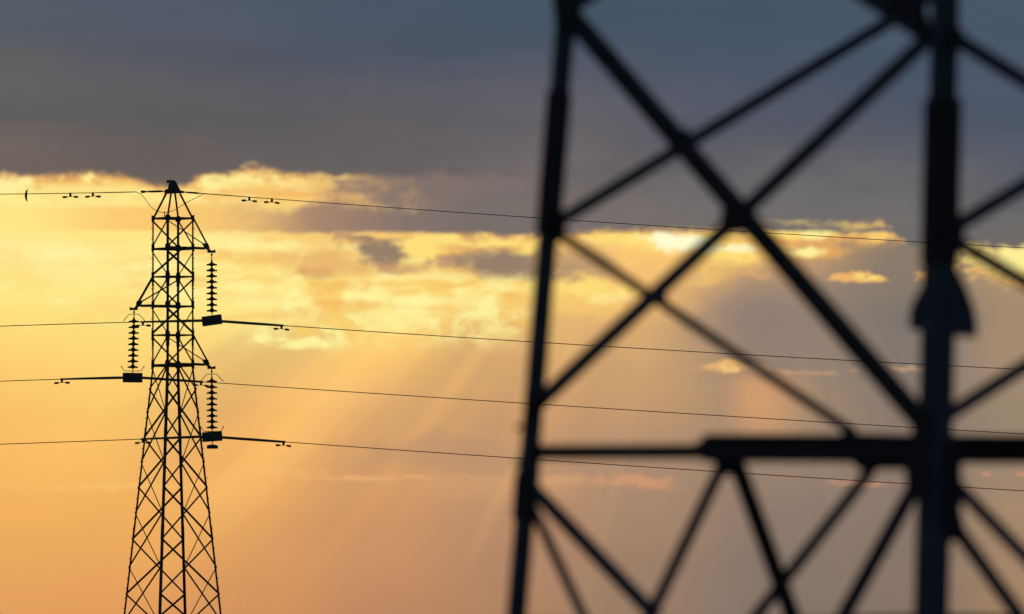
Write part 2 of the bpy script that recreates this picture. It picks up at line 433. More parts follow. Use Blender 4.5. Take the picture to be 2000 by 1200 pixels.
def tube(bm, pts, rad, seg=8, cap=True):
    rings = []
    for i, p in enumerate(pts):
        d = (pts[min(i + 1, len(pts) - 1)] - pts[max(i - 1, 0)]).normalized()
        a, b = frame_for(d, Vector((0, 0, 1)) if abs(d.z) < .9 else Vector((1, 0, 0)))
        r = rad[i] if isinstance(rad, (list, tuple)) else rad
        rings.append([bm.verts.new(p + (a * math.cos(2 * math.pi * k / seg) + b * math.sin(2 * math.pi * k / seg)) * r) for k in range(seg)])
    for r0, r1 in zip(rings, rings[1:]):
        for k in range(seg): bm.faces.new((r0[k], r0[(k + 1) % seg], r1[(k + 1) % seg], r1[k]))
    if cap: bm.faces.new(rings[0][::-1]); bm.faces.new(rings[-1])
def lathe(bm, c, prof, seg=16):
    """prof = (radius, z) pairs around the vertical through c"""
    rings = [[bm.verts.new(c + Vector((r * math.cos(2 * math.pi * k / seg), r * math.sin(2 * math.pi * k / seg), z))) for k in range(seg)] for r, z in prof]
    for r0, r1 in zip(rings, rings[1:]):
        for k in range(seg): bm.faces.new((r0[k], r0[(k + 1) % seg], r1[(k + 1) % seg], r1[k]))
    bm.faces.new(rings[0][::-1]); bm.faces.new(rings[-1])
def box(bm, c, ax, ay, az, sx, sy, sz, bev=0.0):
    vs = [bm.verts.new(c + ax * (sx / 2 * i) + ay * (sy / 2 * j) + az * (sz / 2 * k)) for i in (-1, 1) for j in (-1, 1) for k in (-1, 1)]
    fs = [(0, 1, 3, 2), (4, 6, 7, 5), (0, 4, 5, 1), (2, 3, 7, 6), (0, 2, 6, 4), (1, 5, 7, 3)]
    faces = [bm.faces.new([vs[i] for i in f]) for f in fs]
    if bev:
        es = list({e for f in faces for e in f.edges})
        bmesh.ops.bevel(bm, geom=es, offset=bev, segments=2, affect='EDGES', profile=.6)

# ------------------------------------------------------------------ ground
bm = bmesh.new()
ng = 60; ext = 7000.0
def gh(x, y):
    d = math.hypot(x, y - 200)
    return 0.0 if d < 500 else -0.5 * (1 - math.exp(-(d - 500) / 2000))
gv = [[bm.verts.new((-ext + 2 * ext * i / ng, -ext + 2 * ext * j / ng, gh(-ext + 2 * ext * i / ng, -ext + 2 * ext * j / ng))) for j in range(ng + 1)] for i in range(ng + 1)]
for i in range(ng):
    for j in range(ng): bm.faces.new((gv[i][j], gv[i + 1][j], gv[i + 1][j + 1], gv[i][j + 1]))
tag(link('ground', bm, M_FIELD), 'flat dry grass field under both pylons', None, None, 'structure')

# ------------------------------------------------------------------ distant lattice tower
D = 333.0; TH = R(31.8)
MPP = D / F                                   # metres per photo position unit at the tower
ux = Vector((math.cos(TH), math.sin(TH), 0)); uy = Vector((-math.sin(TH), math.cos(TH), 0))
axis0 = at(337.5, 700, D)
def zc(py): return at(337.5, py, D).z
def half(py):
    w = 81.5 if py <= 717 else 81.5 + (py - 717) * .2305
    return w / 2 * MPP / (math.cos(TH) + math.sin(TH))
CS = [(1, 1), (1, -1), (-1, -1), (-1, 1)]     # 0 far-mid-right, 1 right, 2 near-mid-left, 3 left
def lp(i, py, inset=0.0):
    h = half(py) - inset; s = CS[i]
    return Vector((axis0.x, D, 0)) + ux * (h * s[0]) + uy * (h * s[1]) + Vector((0, 0, zc(py)))
def pz(z):                                    # photo row of a height
    lo, hi = 300.0, 3000.0
    for _ in range(50):
        m = (lo + hi) / 2
        if zc(m) > z: lo = m
        else: hi = m
    return lo
PG = pz(0.25)
far = empty('lattice_tower', (axis0.x, D, 0), 'slender sharp lattice pylon on the left carrying three insulator strings', 'pylon')
def fpart(name, bm, mat=None, parent=None): return link(name, bm, mat or M_STEEL_FAR, parent or far)

ncount = [0]
# legs
for i in range(4):
    bm = bmesh.new(); s = CS[i]
    w = {0: .062, 2: .068, 1: .062, 3: .058}[i]
    leg_angle(bm, lp(i, PG), lp(i, 717), w, ux * -s[0], uy * -s[1])
    leg_angle(bm, lp(i, 717), lp(i, 425), w * .84, ux * -s[0], uy * -s[1])
    # splice sleeves and step bolts
    for py in (545, 663, 850, 1040):
        leg_angle(bm, lp(i, py + 14) + (ux * s[0] + uy * s[1]) * .006, lp(i, py - 14) + (ux * s[0] + uy * s[1]) * .006, w * 1.12, ux * -s[0], uy * -s[1])
    for k in range(60):
        py = 440 + k * 19.5 + (7 if i % 2 else 0)
        if i in (1, 3):
            p = lp(i, py); o = (ux * s[0] + uy * s[1]).normalized()
            tube(bm, [p, p + o * .03], .011, 6)
    fpart('leg', bm)
# peak
apexl = [at(324, 377, D), at(352, 377, D)]
bm = bmesh.new()
tops = {3: at(323, 378, D + .15), 2: at(334, 378, D - .2), 0: at(342, 378, D + .2), 1: at(353, 378, D - .12)}
for i in range(4):
    b2 = bmesh.new(); angle(b2, lp(i, 428), tops[i], .055 if i in (0, 2) else .048, (ux * CS[i][0] + uy * CS[i][1]))
    fpart('peak_strut', b2)
def P(px, py, dy=0.0): return at(px, py, D + dy)
for dy in (-.13, .13):
    plate(bm, [P(321, 379, dy), P(322, 371, dy), P(328, 369, dy), P(329, 361, dy), P(332, 357, dy), P(333, 352.5, dy), P(341, 352.5, dy), P(345, 357, dy), P(349, 366, dy), P(352, 371, dy), P(354.5, 374, dy), P(354.5, 378, dy)], Vector((0, 1, 0)), .05)
box(bm, P(338, 374), Vector((1, 0, 0)), Vector((0, 1, 0)), Vector((0, 0, 1)), .40, .34, .07, .01)
box(bm, P(331, 355), Vector((1, 0, 0)), Vector((0, 1, 0)), Vector((0, 0, 1)), .17, .30, .075, .015)
box(bm, P(338, 362), Vector((1, 0, 0)), Vector((0, 1, 0)), Vector((0, 0, 1)), .12, .26, .20, .015)
fpart('peak_cap', bm)

FACES = [(3, 2), (2, 1), (1, 0), (0, 3)]      # (3,2),(1,0) look narrow; (2,1) near and (0,3) far look wide
def fnorm(i, j):
    a = Vector((CS[i][0] + CS[j][0], CS[i][1] + CS[j][1])) / 2
    return ux * a.x + uy * a.y
def horiz(py, w, name='horizontal_member'):
    for (i, j) in FACES:
        bm = bmesh.new(); angle(bm, lp(i, py), lp(j, py), w, fnorm(i, j)); fpart(name, bm)
def brace(i, a, j, b, w, k=0):
    n = fnorm(i, j); bm = bmesh.new(); o = n * (.006 + .012 * k)
    angle(bm, lp(i, a) + o, lp(j, b) + o, w, n, flip=1 if k else -1, depth=w * .8)
    fpart('brace', bm)
for py, w in ((427, .055), (487, .05), (541, .042), (599, .05), (655, .042), (715, .055)): horiz(py, w)
# gusset plates at the ring levels
def gusset(i, py, hh, ww, n=None):
    for (a, b) in FACES:
        if i in (a, b):
            o = b if a == i else a
            t = (lp(o, py) - lp(i, py)).normalized(); nn = fnorm(a, b)
            bm = bmesh.new()
            plate(bm, [lp(i, py - hh) + nn * .02, lp(i, py - hh * .6) + nn * .02 + t * ww, lp(i, py + hh * .6) + nn * .02 + t * ww, lp(i, py + hh) + nn * .02], nn, .012)
            fpart('gusset_plate', bm)
for i in range(4):
    for py, hh in ((427, 7), (484, 8), (541, 10), (596, 8), (655, 10), (712, 9)): gusset(i, py, hh, .09 if hh < 10 else .075)
# upper body: zig-zag bracing, alternating panels
lv = [427, 487, 541, 599, 655, 715]
for k in range(5):
    a, b = lv[k] + 4, lv[k + 1] - 4
    for (i, j) in FACES:
        wide = (i, j) in ((2, 1), (0, 3))
        up, dn = (i, j) if k % 2 == 0 else (j, i)
        if (i, j) == (2, 1): up, dn = (1, 2) if k % 2 == 0 else (2, 1)
        if (i, j) == (0, 3): up, dn = (3, 0) if k % 2 == 0 else (0, 3)
        if (i, j) == (3, 2): up, dn = (2, 3) if k % 2 == 0 else (3, 2)
        if (i, j) == (1, 0): up, dn = (0, 1) if k % 2 == 0 else (1, 0)
        brace(up, a, dn, b, .054 if (k % 2 == 0) != wide else .040)
# lower body: crossing diagonals, narrow faces half a panel out of step
W = [760, 854, 951, 1053, 1160, 1272, PG]; NN = [717, 806, 903, 1002, 1108, 1218, PG]
for (i, j) in ((2, 1), (0, 3)):
    mid = (lp(i, 717) + lp(j, 717)) / 2; n = fnorm(i, j)
    for q, e in enumerate((i, j)):
        bm = bmesh.new(); angle(bm, mid + n * .01, lp(e, 760) + n * .01, .046, n); fpart('brace', bm)
    for a, b in zip(W, W[1:]):
        brace(i, a, j, b, .050, 0); brace(j, a, i, b, .050, 1)
for (i, j) in ((3, 2), (1, 0)):
    for a, b in zip(NN, NN[1:]):
        brace(i, a, j, b, .038, 0); brace(j, a, i, b, .038, 1)
for i in range(4):
    bm = bmesh.new(); c = lp(i, PG); c.z = .12
    lathe(bm, c, [(.36, -.3), (.36, .1), (.30, .22)], 20); fpart('footing', bm, M_CONC)

# cross-arms
armx = fnorm(2, 1).normalized()               # towards the camera side, to the right in view
def crossarm(side, py_tie, py_beam, tip_px, tip_py):
    (i, j) = (2, 1) if side > 0 else (0, 3)
    n = armx * side
    # depth of the tip from its sideways distance along the arm axis
    L_ = (tip_px - 337.5) * MPP / n.x
    tipd = D + n.y * L_
    tip = at(tip_px, tip_py, tipd)
    arm = bpy.data.objects.new('crossarm', bpy.data.meshes.new('crossarm'))
    bm = bmesh.new()
    beamtip = at(tip_px - 12 * side, py_beam + 1, tipd - n.y * .3)
    for e in (i, j):
        angle(bm, lp(e, py_beam), beamtip, .072, Vector((0, 0, -1)), t=.01)
    # beam runs right through the body
    for e in ((3, 0) if side > 0 else (1, 2)):
        q = i if (e in (3, 1) and abs(CS[e][0] - CS[i][0]) + abs(CS[e][1] - CS[i][1]) == 2) else j
        angle(bm, lp(e, py_beam + 1), lp(q, py_beam + 1), .05, Vector((0, 0, -1)), t=.01)
    o = link('crossarm', bm, M_STEEL_FAR, far)
    near_tie, far_tie = (1, 2) if side > 0 else (3, 0)
    b = bmesh.new(); angle(b, lp(near_tie, py_tie), at(tip_px - 5 * side, tip_py - 7, tipd), .05, Vector((0, -1, .3))); link('tie_strut', b, M_STEEL_FAR, o)
    b = bmesh.new(); angle(b, lp(far_tie, py_tie + 4), at(tip_px - 12 * side, tip_py - 12, tipd - n.y * .2), .030, Vector((0, -1, .3))); link('tie_strut', b, M_STEEL_FAR, o)
    b = bmesh.new()
    def Q(dx, dy, k=0.0): return at(tip_px + dx * side, tip_py + dy, tipd + k)
    for k in (-.07, .07):
        plate(b, [Q(-19, -16, k), Q(-6, -15, k), Q(-5, -6, k), Q(0, -1, k), Q(8, -3, k), Q(8, 3, k), Q(-8, 3, k), Q(-8, -2, k), Q(-14, -6, k)], Vector((0, 1, 0)), .03)
    box(b, Q(-9, -8), Vector((1, 0, 0)), Vector((0, 1, 0)), Vector((0, 0, 1)), .13, .16, .10, .01)
    box(b, Q(0, 1), Vector((1, 0, 0)), Vector((0, 1, 0)), Vector((0, 0, 1)), .24, .20, .06, .01)
    link('tip_bracket', b, M_STEEL_FAR, o)
    return at(tip_px + (0 if side > 0 else 0), tip_py + 3, tipd)
tipA = crossarm(1, 428, 487, 413, 491)
tipB = crossarm(-1, 541, 599, 261, 603)
tipC = crossarm(1, 656, 714, 413, 718)

# ------------------------------------------------------------------ insulator strings
def insulator(tip, x_top, x_bot, y0, ydisc0, ydisc1, ybox, tilt, horns, label, pendant=False):
    Yd = tip.y
    root = empty('insulator_string', tip, label, 'insulator', 'insulator strings on the slender pylon')
    def Q(px, py, k=0.0): return at(px, py, Yd + k)
    def xa(py): return x_top + (x_bot - x_top) * (py - y0) / (ybox - y0)
    b = bmesh.new(); tube(b, [Q(xa(y0), y0 - 3), Q(xa(ydisc0 - 8), ydisc0 - 8)], .013, 8)
    lathe(b, Q(xa(y0 + 4), y0 + 4), [(.012, -.03), (.03, -.015), (.03, .015), (.012, .03)], 10)
    link('top_link', b, M_STEEL_FAR, root)
    b = bmesh.new(); tube(b, [Q(xa(ydisc0 - 9), ydisc0 - 9), Q(xa(ydisc1 + 2), ydisc1 + 2)], [.024, .032], 10); link('core_rod', b, M_STEEL_FAR, root)
    for k in range(9):
        py = ydisc0 + (ydisc1 - ydisc0) * k / 8
        b = bmesh.new()
        lathe(b, Q(xa(py), py), [(.03, -.055), (.045, -.04), (.07, -.034), (.145, -.030), (.160, -.018), (.160, .000), (.145, .012), (.090, .026), (.052, .042), (.042, .065), (.02, .075)], 20)
        link('insulator_disc', b, M_GLASS, root, True)
    b = bmesh.new(); tube(b, [Q(xa(ydisc1), ydisc1), Q(x_bot, ybox)], .013, 8); link('bottom_link', b, M_STEEL_FAR, root)
    if horns:
        xt = xa(ydisc0 - 14); yt = ydisc0 - 14
        b = bmesh.new()
        tube(b, [Q(xt - 21, yt + 14), Q(xt - 16, yt + 7), Q(xt - 9, yt), Q(xt + 9, yt), Q(xt + 16, yt + 7), Q(xt + 23, yt + 15)], .010, 6)
        link('arcing_horn', b, M_STEEL_FAR, root)
        yb = ydisc1 + 7; xb = xa(yb)
        b = bmesh.new()
        tube(b, [Q(xb - 22, yb - 7), Q(xb - 17, yb), Q(xb - 13, yb + 1), Q(xb + 13, yb + 1), Q(xb + 17, yb), Q(xb + 22, yb - 8)], .010, 6)
        for s in (-1, 1):
            lathe(b, Q(xb + 22 * s, yb - 8), [(.006, -.02), (.020, -.008), (.020, .008), (.006, .02)], 10)
        link('arcing_horn', b, M_STEEL_FAR, root)
    if pendant:
        b = bmesh.new(); tube(b, [Q(x_bot, ybox), Q(x_bot + .5, ybox + 24)], .013, 8)
        lathe(b, Q(x_bot + .3, ybox + 20), [(.14, -.055), (.165, -.045), (.165, .03), (.10, .06), (.03, .065)], 20)
        link('counterweight', b, M_STEEL_FAR, root, False)
    # suspension clamp body
    b = bmesh.new(); c = Q(x_bot, ybox)
    ld = LD3; ax = Vector((math.cos(R(tilt)), 0, math.sin(R(tilt))))
    ax = (Vector((ld.x, ld.y, 0)) + Vector((0, 0, math.tan(R(tilt))))).normalized()
    az = Vector((0, 0, 1)) - ax * ax.z; az.normalize(); ay = az.cross(ax)
    box(b, c, ax, ay, az, 34 * MPP / ld.x, .16, 19 * MPP, .02)
    box(b, c + az * .05, ax, ay, az, 22 * MPP / ld.x, .20, 12 * MPP, .015)
    link('suspension_clamp', b, M_STEEL_FAR, root)
    return c
LD3 = Vector((armx.y * -1, armx.x, 0)).normalized()
if LD3.x < 0: LD3 = -LD3                      # run of the line: to the right and away
cA = insulator(tipA, 413.5, 414, 494, 517, 607, 626, 8, False, 'topmost insulator string on the right of the slender pylon, without arcing horns')
cB = insulator(tipB, 262, 259, 606, 628, 717, 738, 0, True, 'insulator string hanging from the left cross-arm of the slender pylon, with curved arcing horns')
cC = insulator(tipC, 413.5, 414.5, 722, 745, 835, 853, 4, True, 'lowest right insulator string of the slender pylon, with horns and a hanging counterweight', True)

# ------------------------------------------------------------------ wires
def on_line(P0, px, py):
    d = ray(px, py); k = d.x / d.y
    t = (k * P0.y - P0.x) / (LD3.x - k * LD3.y)
    Yd = P0.y + LD3.y * t
    return t, CAMZ + d.z * Yd / d.y
def polyfit2(pts):
    n = len(pts)
    S = [sum(t ** k for t, z in pts) for k in range(5)]
    T = [sum(z * t ** k for t, z in pts) for k in range(3)]
    A = [[S[0], S[1], S[2], T[0]], [S[1], S[2], S[3], T[1]], [S[2], S[3], S[4], T[2]]]
    for c in range(3):
        pv = max(range(c, 3), key=lambda r: abs(A[r][c])); A[c], A[pv] = A[pv], A[c]
        for r in range(3):
            if r != c:
                f = A[r][c] / A[c][c]; A[r] = [x - f * y for x, y in zip(A[r], A[c])]
    return [A[i][3] / A[i][i] for i in range(3)]
def damper(parent, P, fz, t, wl=.17):
    """Stockbridge damper hanging under the wire at run length t"""
    def W3(tt, dz=0.0): return Vector((P.x + LD3.x * tt, P.y + LD3.y * tt, fz(tt) + dz))
    s = (fz(t + .1) - fz(t - .1)) / .2
    ax = Vector((LD3.x, LD3.y, s)).normalized(); ay = Vector((-LD3.y, LD3.x, 0)); az = ax.cross(ay); az = az if az.z > 0 else -az
    c = W3(t)
    b = bmesh.new()
    box(b, c - az * .045, ax, ay, az, .055, .05, .12, .008)
    tube(b, [c - az * .105 - ax * .16, c - az * .100, c - az * .105 + ax * .16], .008, 6)
    root = link('vibration_damper', b, M_STEEL_FAR, parent)
    for q in (-1, 1):
        b = bmesh.new()
        p0 = c - az * .106 + ax * (.11 * q); p1 = c - az * .114 + ax * (.25 * q)
        tube(b, [p0, p0.lerp(p1, .25), p1], [.018, .032, .030], 8)
        link('damper_weight', b, M_STEEL_FAR, root)
def wire(name, label, P, left, right, r, rods=None, dampers=()):
    root = empty(name, P, label, 'power line', 'wires strung across the sky')
    fl = polyfit2([on_line(P, *q) for q in left]); fr = polyfit2([on_line(P, *q) for q in right])
    def zz(f, t): return f[0] + f[1] * t + f[2] * t * t
    t0 = (fl, fr)
    def fz(t):
        if name != 'earth_wire' and abs(t) < .3:
            u = (t + .3) / .6; return zz(fl, -.3) * (1 - u) + zz(fr, .3) * u
        return zz(fl, t) if t < 0 else zz(fr, t)
    tl = on_line(P, *left[0])[0] - 26; tr = on_line(P, *right[-1])[0] + 40
    def pts(a, b, n): return [Vector((P.x + LD3.x * t, P.y + LD3.y * t, fz(t))) for t in [a + (b - a) * k / n for k in range(n + 1)]]
    if name == 'earth_wire':
        xl = on_line(P, *left[-1])[0]; xr = on_line(P, *right[0])[0]
        b = bmesh.new(); tube(b, pts(tl, xl, 40), r, 8); link('wire', b, M_WIRE, root)
        b = bmesh.new(); tube(b, pts(xr, tr, 60), r, 8); link('wire', b, M_WIRE, root)
    else:
        b = bmesh.new(); tube(b, pts(tl, tr, 120), r, 8); link('wire', b, M_WIRE, root)
    if rods:
        for (a, c) in rods:
            ta, tb_ = on_line(P, a, 600)[0], on_line(P, c, 600)[0]
            b = bmesh.new(); n = 12; pp = pts(ta, tb_, n)
            tube(b, pp, [(.014 if name == 'earth_wire' else .040) * .65 + (.014 if name == 'earth_wire' else .040) * .35 * min(1, 3 * k / n, 3 * (n - k) / n + .4) for k in range(n + 1)], 10)
            link('armour_rod', b, M_WIRE, root)
    for d in dampers: damper(root, P, fz, on_line(P, d, 600)[0])
    return root, fz
wire('conductor', 'highest of the three conductors, running through the top right insulator clamp', cA,
     [(0, 637.5), (130, 633.2), (275, 629.2), (397, 626.5)], [(431, 628), (552, 636), (1050, 668.5), (1450, 693), (2000, 722)], .0118,
     [(275, 553), ], (279, 550))
wire('conductor', 'middle conductor, running through the clamp of the left insulator string', cB,
     [(0, 745), (118, 741), (241, 738)], [(276, 738.5), (396, 746), (640, 762), (955, 784), (1450, 815), (2000, 848)], .0118,
     [(118, 396), ], (121, 393))
wire('conductor', 'lowest conductor, passing the clamp with the counterweight', cC,
     [(0, 868), (140, 863), (275, 858), (397, 853)], [(431, 855), (557, 863), (950, 891), (1450, 925), (2000, 959)], .0118,
     [(275, 557), ], (279, 554))
PE = at(338, 376, D)
ew, fe = wire('earth_wire', 'thin earth wire strung from the very top of the slender pylon', PE,
     [(0, 379.6), (180, 377), (265, 375.2)], [(366, 375.5), (399, 379), (640, 397), (1055, 426), (1810, 474), (2000, 484.5)], .011,
     [(180, 266), (370, 470)], (137, 181, 487, 531))
def PEp(px, dz=0.0):
    t = on_line(PE, px, 376)[0]; return Vector((PE.x + LD3.x * t, PE.y + LD3.y * t, fe(t) + dz))
for a, c, w in ((276, 322, .026), (353, 392, .024)):
    b = bmesh.new(); pa, pc = PEp(a), PEp(c)
    tube(b, [pa, pa.lerp(pc, .12), pa.lerp(pc, .2), pa.lerp(pc, .45), pa.lerp(pc, .8), pc], [w * 1.5, w * 1.5, w * .7, w * 1.1, w * 1.2, w * .5], 8)
    link('dead_end_clamp', b, M_STEEL_FAR, ew)
b = bmesh.new()
jl = [(266, 375.2), (276, 380), (283, 388), (291, 400), (300, 409), (310, 414), (321, 415.5), (332, 414), (343, 409.5), (356, 401), (372, 392), (386, 385.5), (398, 379)]
tube(b, [at(x, y, D + (x - 338) * MPP * LD3.y / LD3.x) for x, y in jl], .009, 6); link('jumper_loop', b, M_WIRE, ew)
b = bmesh.new(); tube(b, [at(321, 413, D - .1), at(321.5, 427, D - .1)], .012, 6); link('loop_post', b, M_STEEL_FAR, far)

# ------------------------------------------------------------------ bird
bp_ = at(50.5, 382, 331.0)
bm = bmesh.new()
me = bpy.data.meshes.new('flying_bird')
S_ = MPP
def B(dx, dz, dy=0.0): return (dx * S_, dy, -dz * S_)
verts = [B(0, 0), B(.3, -4, .01), B(1.2, -8, .02), B(3.6, -12, .05), B(.2, 4, .01), B(.9, 8, .02), B(2.4, 12, .05),
         (.0, .05, 0), (.0, .095, .002), (.0, -.05, 0), (.0, -.12, 0)]
rads = [(.045, .042), (.038, .030), (.028, .024), (.010, .010), (.036, .028), (.026, .022), (.010, .010),
        (.026, .026), (.010, .010), (.022, .020), (.006, .012)]
edges = [(0, 1), (1, 2), (2, 3), (0, 4), (4, 5), (5, 6), (0, 7), (7, 8), (0, 9), (9, 10)]
me.from_pydata(verts, edges, []); me.materials.append(M_BIRD)
bird = bpy.data.objects.new('flying_bird', me); COL.objects.link(bird); bird.location = bp_
sk = bird.modifiers.new('skin', 'SKIN'); sk.use_smooth_shade = True
for v, rr in zip(me.skin_vertices[0].data if me.skin_vertices else [], rads): v.radius = rr
if not me.skin_vertices:
    bm = bmesh.new(); bm.from_mesh(me); L = bm.verts.layers.skin.verify(); bm.verts.ensure_lookup_table()
    for v, rr in zip(bm.verts, rads): v[L].radius = rr; v[L].use_root = (v.index == 0)
    bm.to_mesh(me); bm.free()
sb = bird.modifiers.new('subdivision', 'SUBSURF'); sb.levels = 2; sb.render_levels = 2
tag(bird, 'small dark bird with crescent wings, banking in front of the earth wire at far left', 'bird')

# ------------------------------------------------------------------ near lattice tower (out of focus)
AX = 75.0                                     # distance of its axis
m0 = AX / F
def nleg(px0, px1, Yd):
    """leg line from its photo columns at rows 0 and 1200, continued up and down"""
    p0 = at(px0, 0, Yd); p1 = at(px1, 1200, Yd); return p0, p1
HB, HA = 3.62, 1.02
legs_ = {'L': nleg(1107, 1004, AX + HA), 'N': nleg(1848, 1819, AX - HB)}
axp = at(2133, 600, AX)
def zlerp(seg, z):
    a, b = seg; t = (z - a.z) / (b.z - a.z); return a + (b - a) * t
def mirror(seg): return tuple(Vector((2 * axp.x - p.x, 2 * AX - p.y, p.z)) for p in seg)
# give the square its inward lean in depth as well
def lean(seg, sgn):
    zt = seg[0].z; out = []
    for p in seg:
        k = (zt - p.z); out.append(p)
    return tuple(out)
dL = (legs_['L'][0].x - legs_['L'][1].x) / (legs_['L'][0].z - legs_['L'][1].z)     # sideways lean per metre
dN = (legs_['N'][0].x - legs_['N'][1].x) / (legs_['N'][0].z - legs_['N'][1].z)
def legline(tag_, px0, px1, Y0, lean_y):
    """fit a line whose distance changes with height but which keeps its photo columns"""
    res = []
    for px, py in ((px0, 0), (px1, 1200)):
        Yd = Y0
        for _ in range(6):
            p = at(px, py, Yd); Yd = Y0 + (p.z - 6.2) * lean_y
        res.append(at(px, py, Yd))
    return tuple(res)
legs_['L'] = legline('L', 1103, 1004, AX + HA, -dN)
legs_['N'] = legline('N', 1843, 1815, AX - HB, dL)
legs_['R'] = mirror(legs_['L']); legs_['K'] = mirror(legs_['N'])
near = empty('lattice_tower', (axp.x, AX, 0), 'close blurred lattice pylon on the right with thick legs and crossing bars', 'pylon')
def npart(name, bm, mat=None, parent=None): return link(name, bm, mat or M_STEEL, parent or near)
eN, eL, eR, eK = (zlerp(legs_[k], 6.2) for k in 'NLRK')
def hd(a, b): v = b - a; v.z = 0; return v.normalized()
neigh = {'L': (hd(eL, eN), hd(eL, eK)), 'N': (hd(eN, eL), hd(eN, eR)), 'R': (hd(eR, eN), hd(eR, eK)), 'K': (hd(eK, eL), hd(eK, eR))}
def row_z(key, py):
    a, b = legs_[key]; lo, hi = -5.0, 40.0
    for _ in range(50):
        m = (lo + hi) / 2; p = zlerp(legs_[key], m)
        v = p - Vector((0, 0, CAMZ)); fw = v.y * math.cos(PITCH) + v.z * math.sin(PITCH); up = -v.y * math.sin(PITCH) + v.z * math.cos(PITCH)
        if 600 - up / fw * F > py: lo = m
        else: hi = m
    return lo
def nl(key, py): return zlerp(legs_[key], row_z(key, py))
cen = Vector((axp.x, AX, 0))
TOPZ = 19.0
for key in 'LNRK':
    w = .150 if key in 'LR' else .150
    bm = bmesh.new(); na, nb = neigh[key]
    # heel shifted outward so the visible width straddles the leg line
    c = (na + nb).normalized() * (w * -.36)
    splices = []
    segs = [(-.1, TOPZ, w if key != 'N' else .135)]
    for z0, z1, ww in segs: leg_angle(bm, zlerp(legs_[key], z0) + c, zlerp(legs_[key], z1) + c, ww, na, nb, .016)
    if key == 'L':
        a, b_ = nl('L', 455), nl('L', 178); o = c * 1.35
        splices = [(a + o, b_ + o, .185, .022, M_STEEL_SHADED), (nl('L', 960) + c * 1.1, nl('L', 880) + c * 1.1, .165, .02, M_STEEL)]
    if key == 'N':
        o = c * 1.5
        splices = [(nl('N', 515) + o, nl('N', 190) + o, .180, .022, M_STEEL_SHADED), (nl('N', 1210) + c * 1.3, nl('N', 518) + c * 1.3, .165, .02, M_STEEL)]
    lg = npart('leg', bm)
    for p0, p1, ww, tt, mm in splices:
        b = bmesh.new(); leg_angle(b, p0, p1, ww, na, nb, tt); link('splice_angle', b, mm, lg)
    rows = (835, 905) if key == 'L' else ()
    for py in rows:
        b = bmesh.new(); p = nl(key, py) + Vector((-.045, 0, 0))
        tube(b, [p, p + Vector((-.035, 0, 0))], .012, 8)
        tube(b, [p + Vector((-.030, 0, 0)), p + Vector((-.046, 0, 0))], .024, 8)
        link('step_bolt', b, M_STEEL, lg)
    b = bmesh.new(); q = zlerp(legs_[key], 0); lathe(b, Vector((q.x, q.y, .1)), [(.55, -.4), (.55, .15), (.45, .3)], 24); npart('footing', b, M_CONC)

def plane_of(k1, k2):
    p = legs_[k1][0]; q = legs_[k1][1]; r = legs_[k2][1]
    n = (q - p).cross(r - p).normalized()
    out = (p - cen); out.z = 0
    mid = ((p + legs_[k2][0]) / 2 - cen); mid.z = 0
    if n.dot(mid) < 0: n = -n
    return p, n
def hit(pl, px, py):
    d = ray(px, py); o = Vector((0, 0, CAMZ)); p, n = pl
    return o + d * ((p - o).dot(n) / d.dot(n))
PLN, PNR, PLK = plane_of('L', 'N'), plane_of('N', 'R'), plane_of('L', 'K')
def nbar(pl, a, b, wpx, k=0, name='brace', flip=1, depth=None, mat=None):
    pa, pb = hit(pl, *a), hit(pl, *b)
    o = pl[1] * (.012 + .022 * k)
    w = wpx * ((pa.y + pb.y) / 2) / F
    # foreshortening of a bar lying in a face turned away from the camera
    d = (pb - pa).normalized(); s = d.cross(pl[1]); vis = math.sqrt(max(.1, 1 - (s.y) ** 2)); w = w / vis
    bm = bmesh.new(); angle(bm, pa + o, pb + o, w, pl[1], t=max(.008, w * .1), flip=flip, depth=depth or w * .55); return npart(name, bm, mat)
def ngus(pl, pts, k=2):
    bm = bmesh.new(); q = [hit(pl, *p) + pl[1] * (.012 + .022 * k - .014) for p in pts]
    plate(bm, q, pl[1], .012)
    g = npart('gusset_plate', bm, M_STEEL_SHADED)
    c = sum(q, Vector()) / len(q)
    for p in q[::2]:
        r = c.lerp(p, .55); b = bmesh.new(); tube(b, [r, r + pl[1] * .03], .016, 6); link('bolt', b, M_STEEL, g)

# face between the left leg and the thick leg
nbar(PLN, (1112, 28), (1812, 838), 35, 1, mat=M_STEEL_SHADED)
nbar(PLN, (1822, 68), (1038, 803), 36, 0, flip=-1)
nbar(PLN, (1100, 28), (1480, -220), 30, 0)
nbar(PLN, (1830, 78), (1300, -260), 34, 1)
nbar(PLN, (1035, 884), (1815, 881), 30, 0, 'horizontal_member', mat=M_STEEL_SHADED)
nbar(PLN, (1036, 948), (1290, 1212), 25, 1)
nbar(PLN, (1036, 985), (1150, 1230), 16, 0)
# face between the left leg and the hidden far leg
nbar(PLK, (1085, 436), (2415, -370), 22, 0)
nbar(PLK, (1085, 452), (1672, 848), 20, 0)
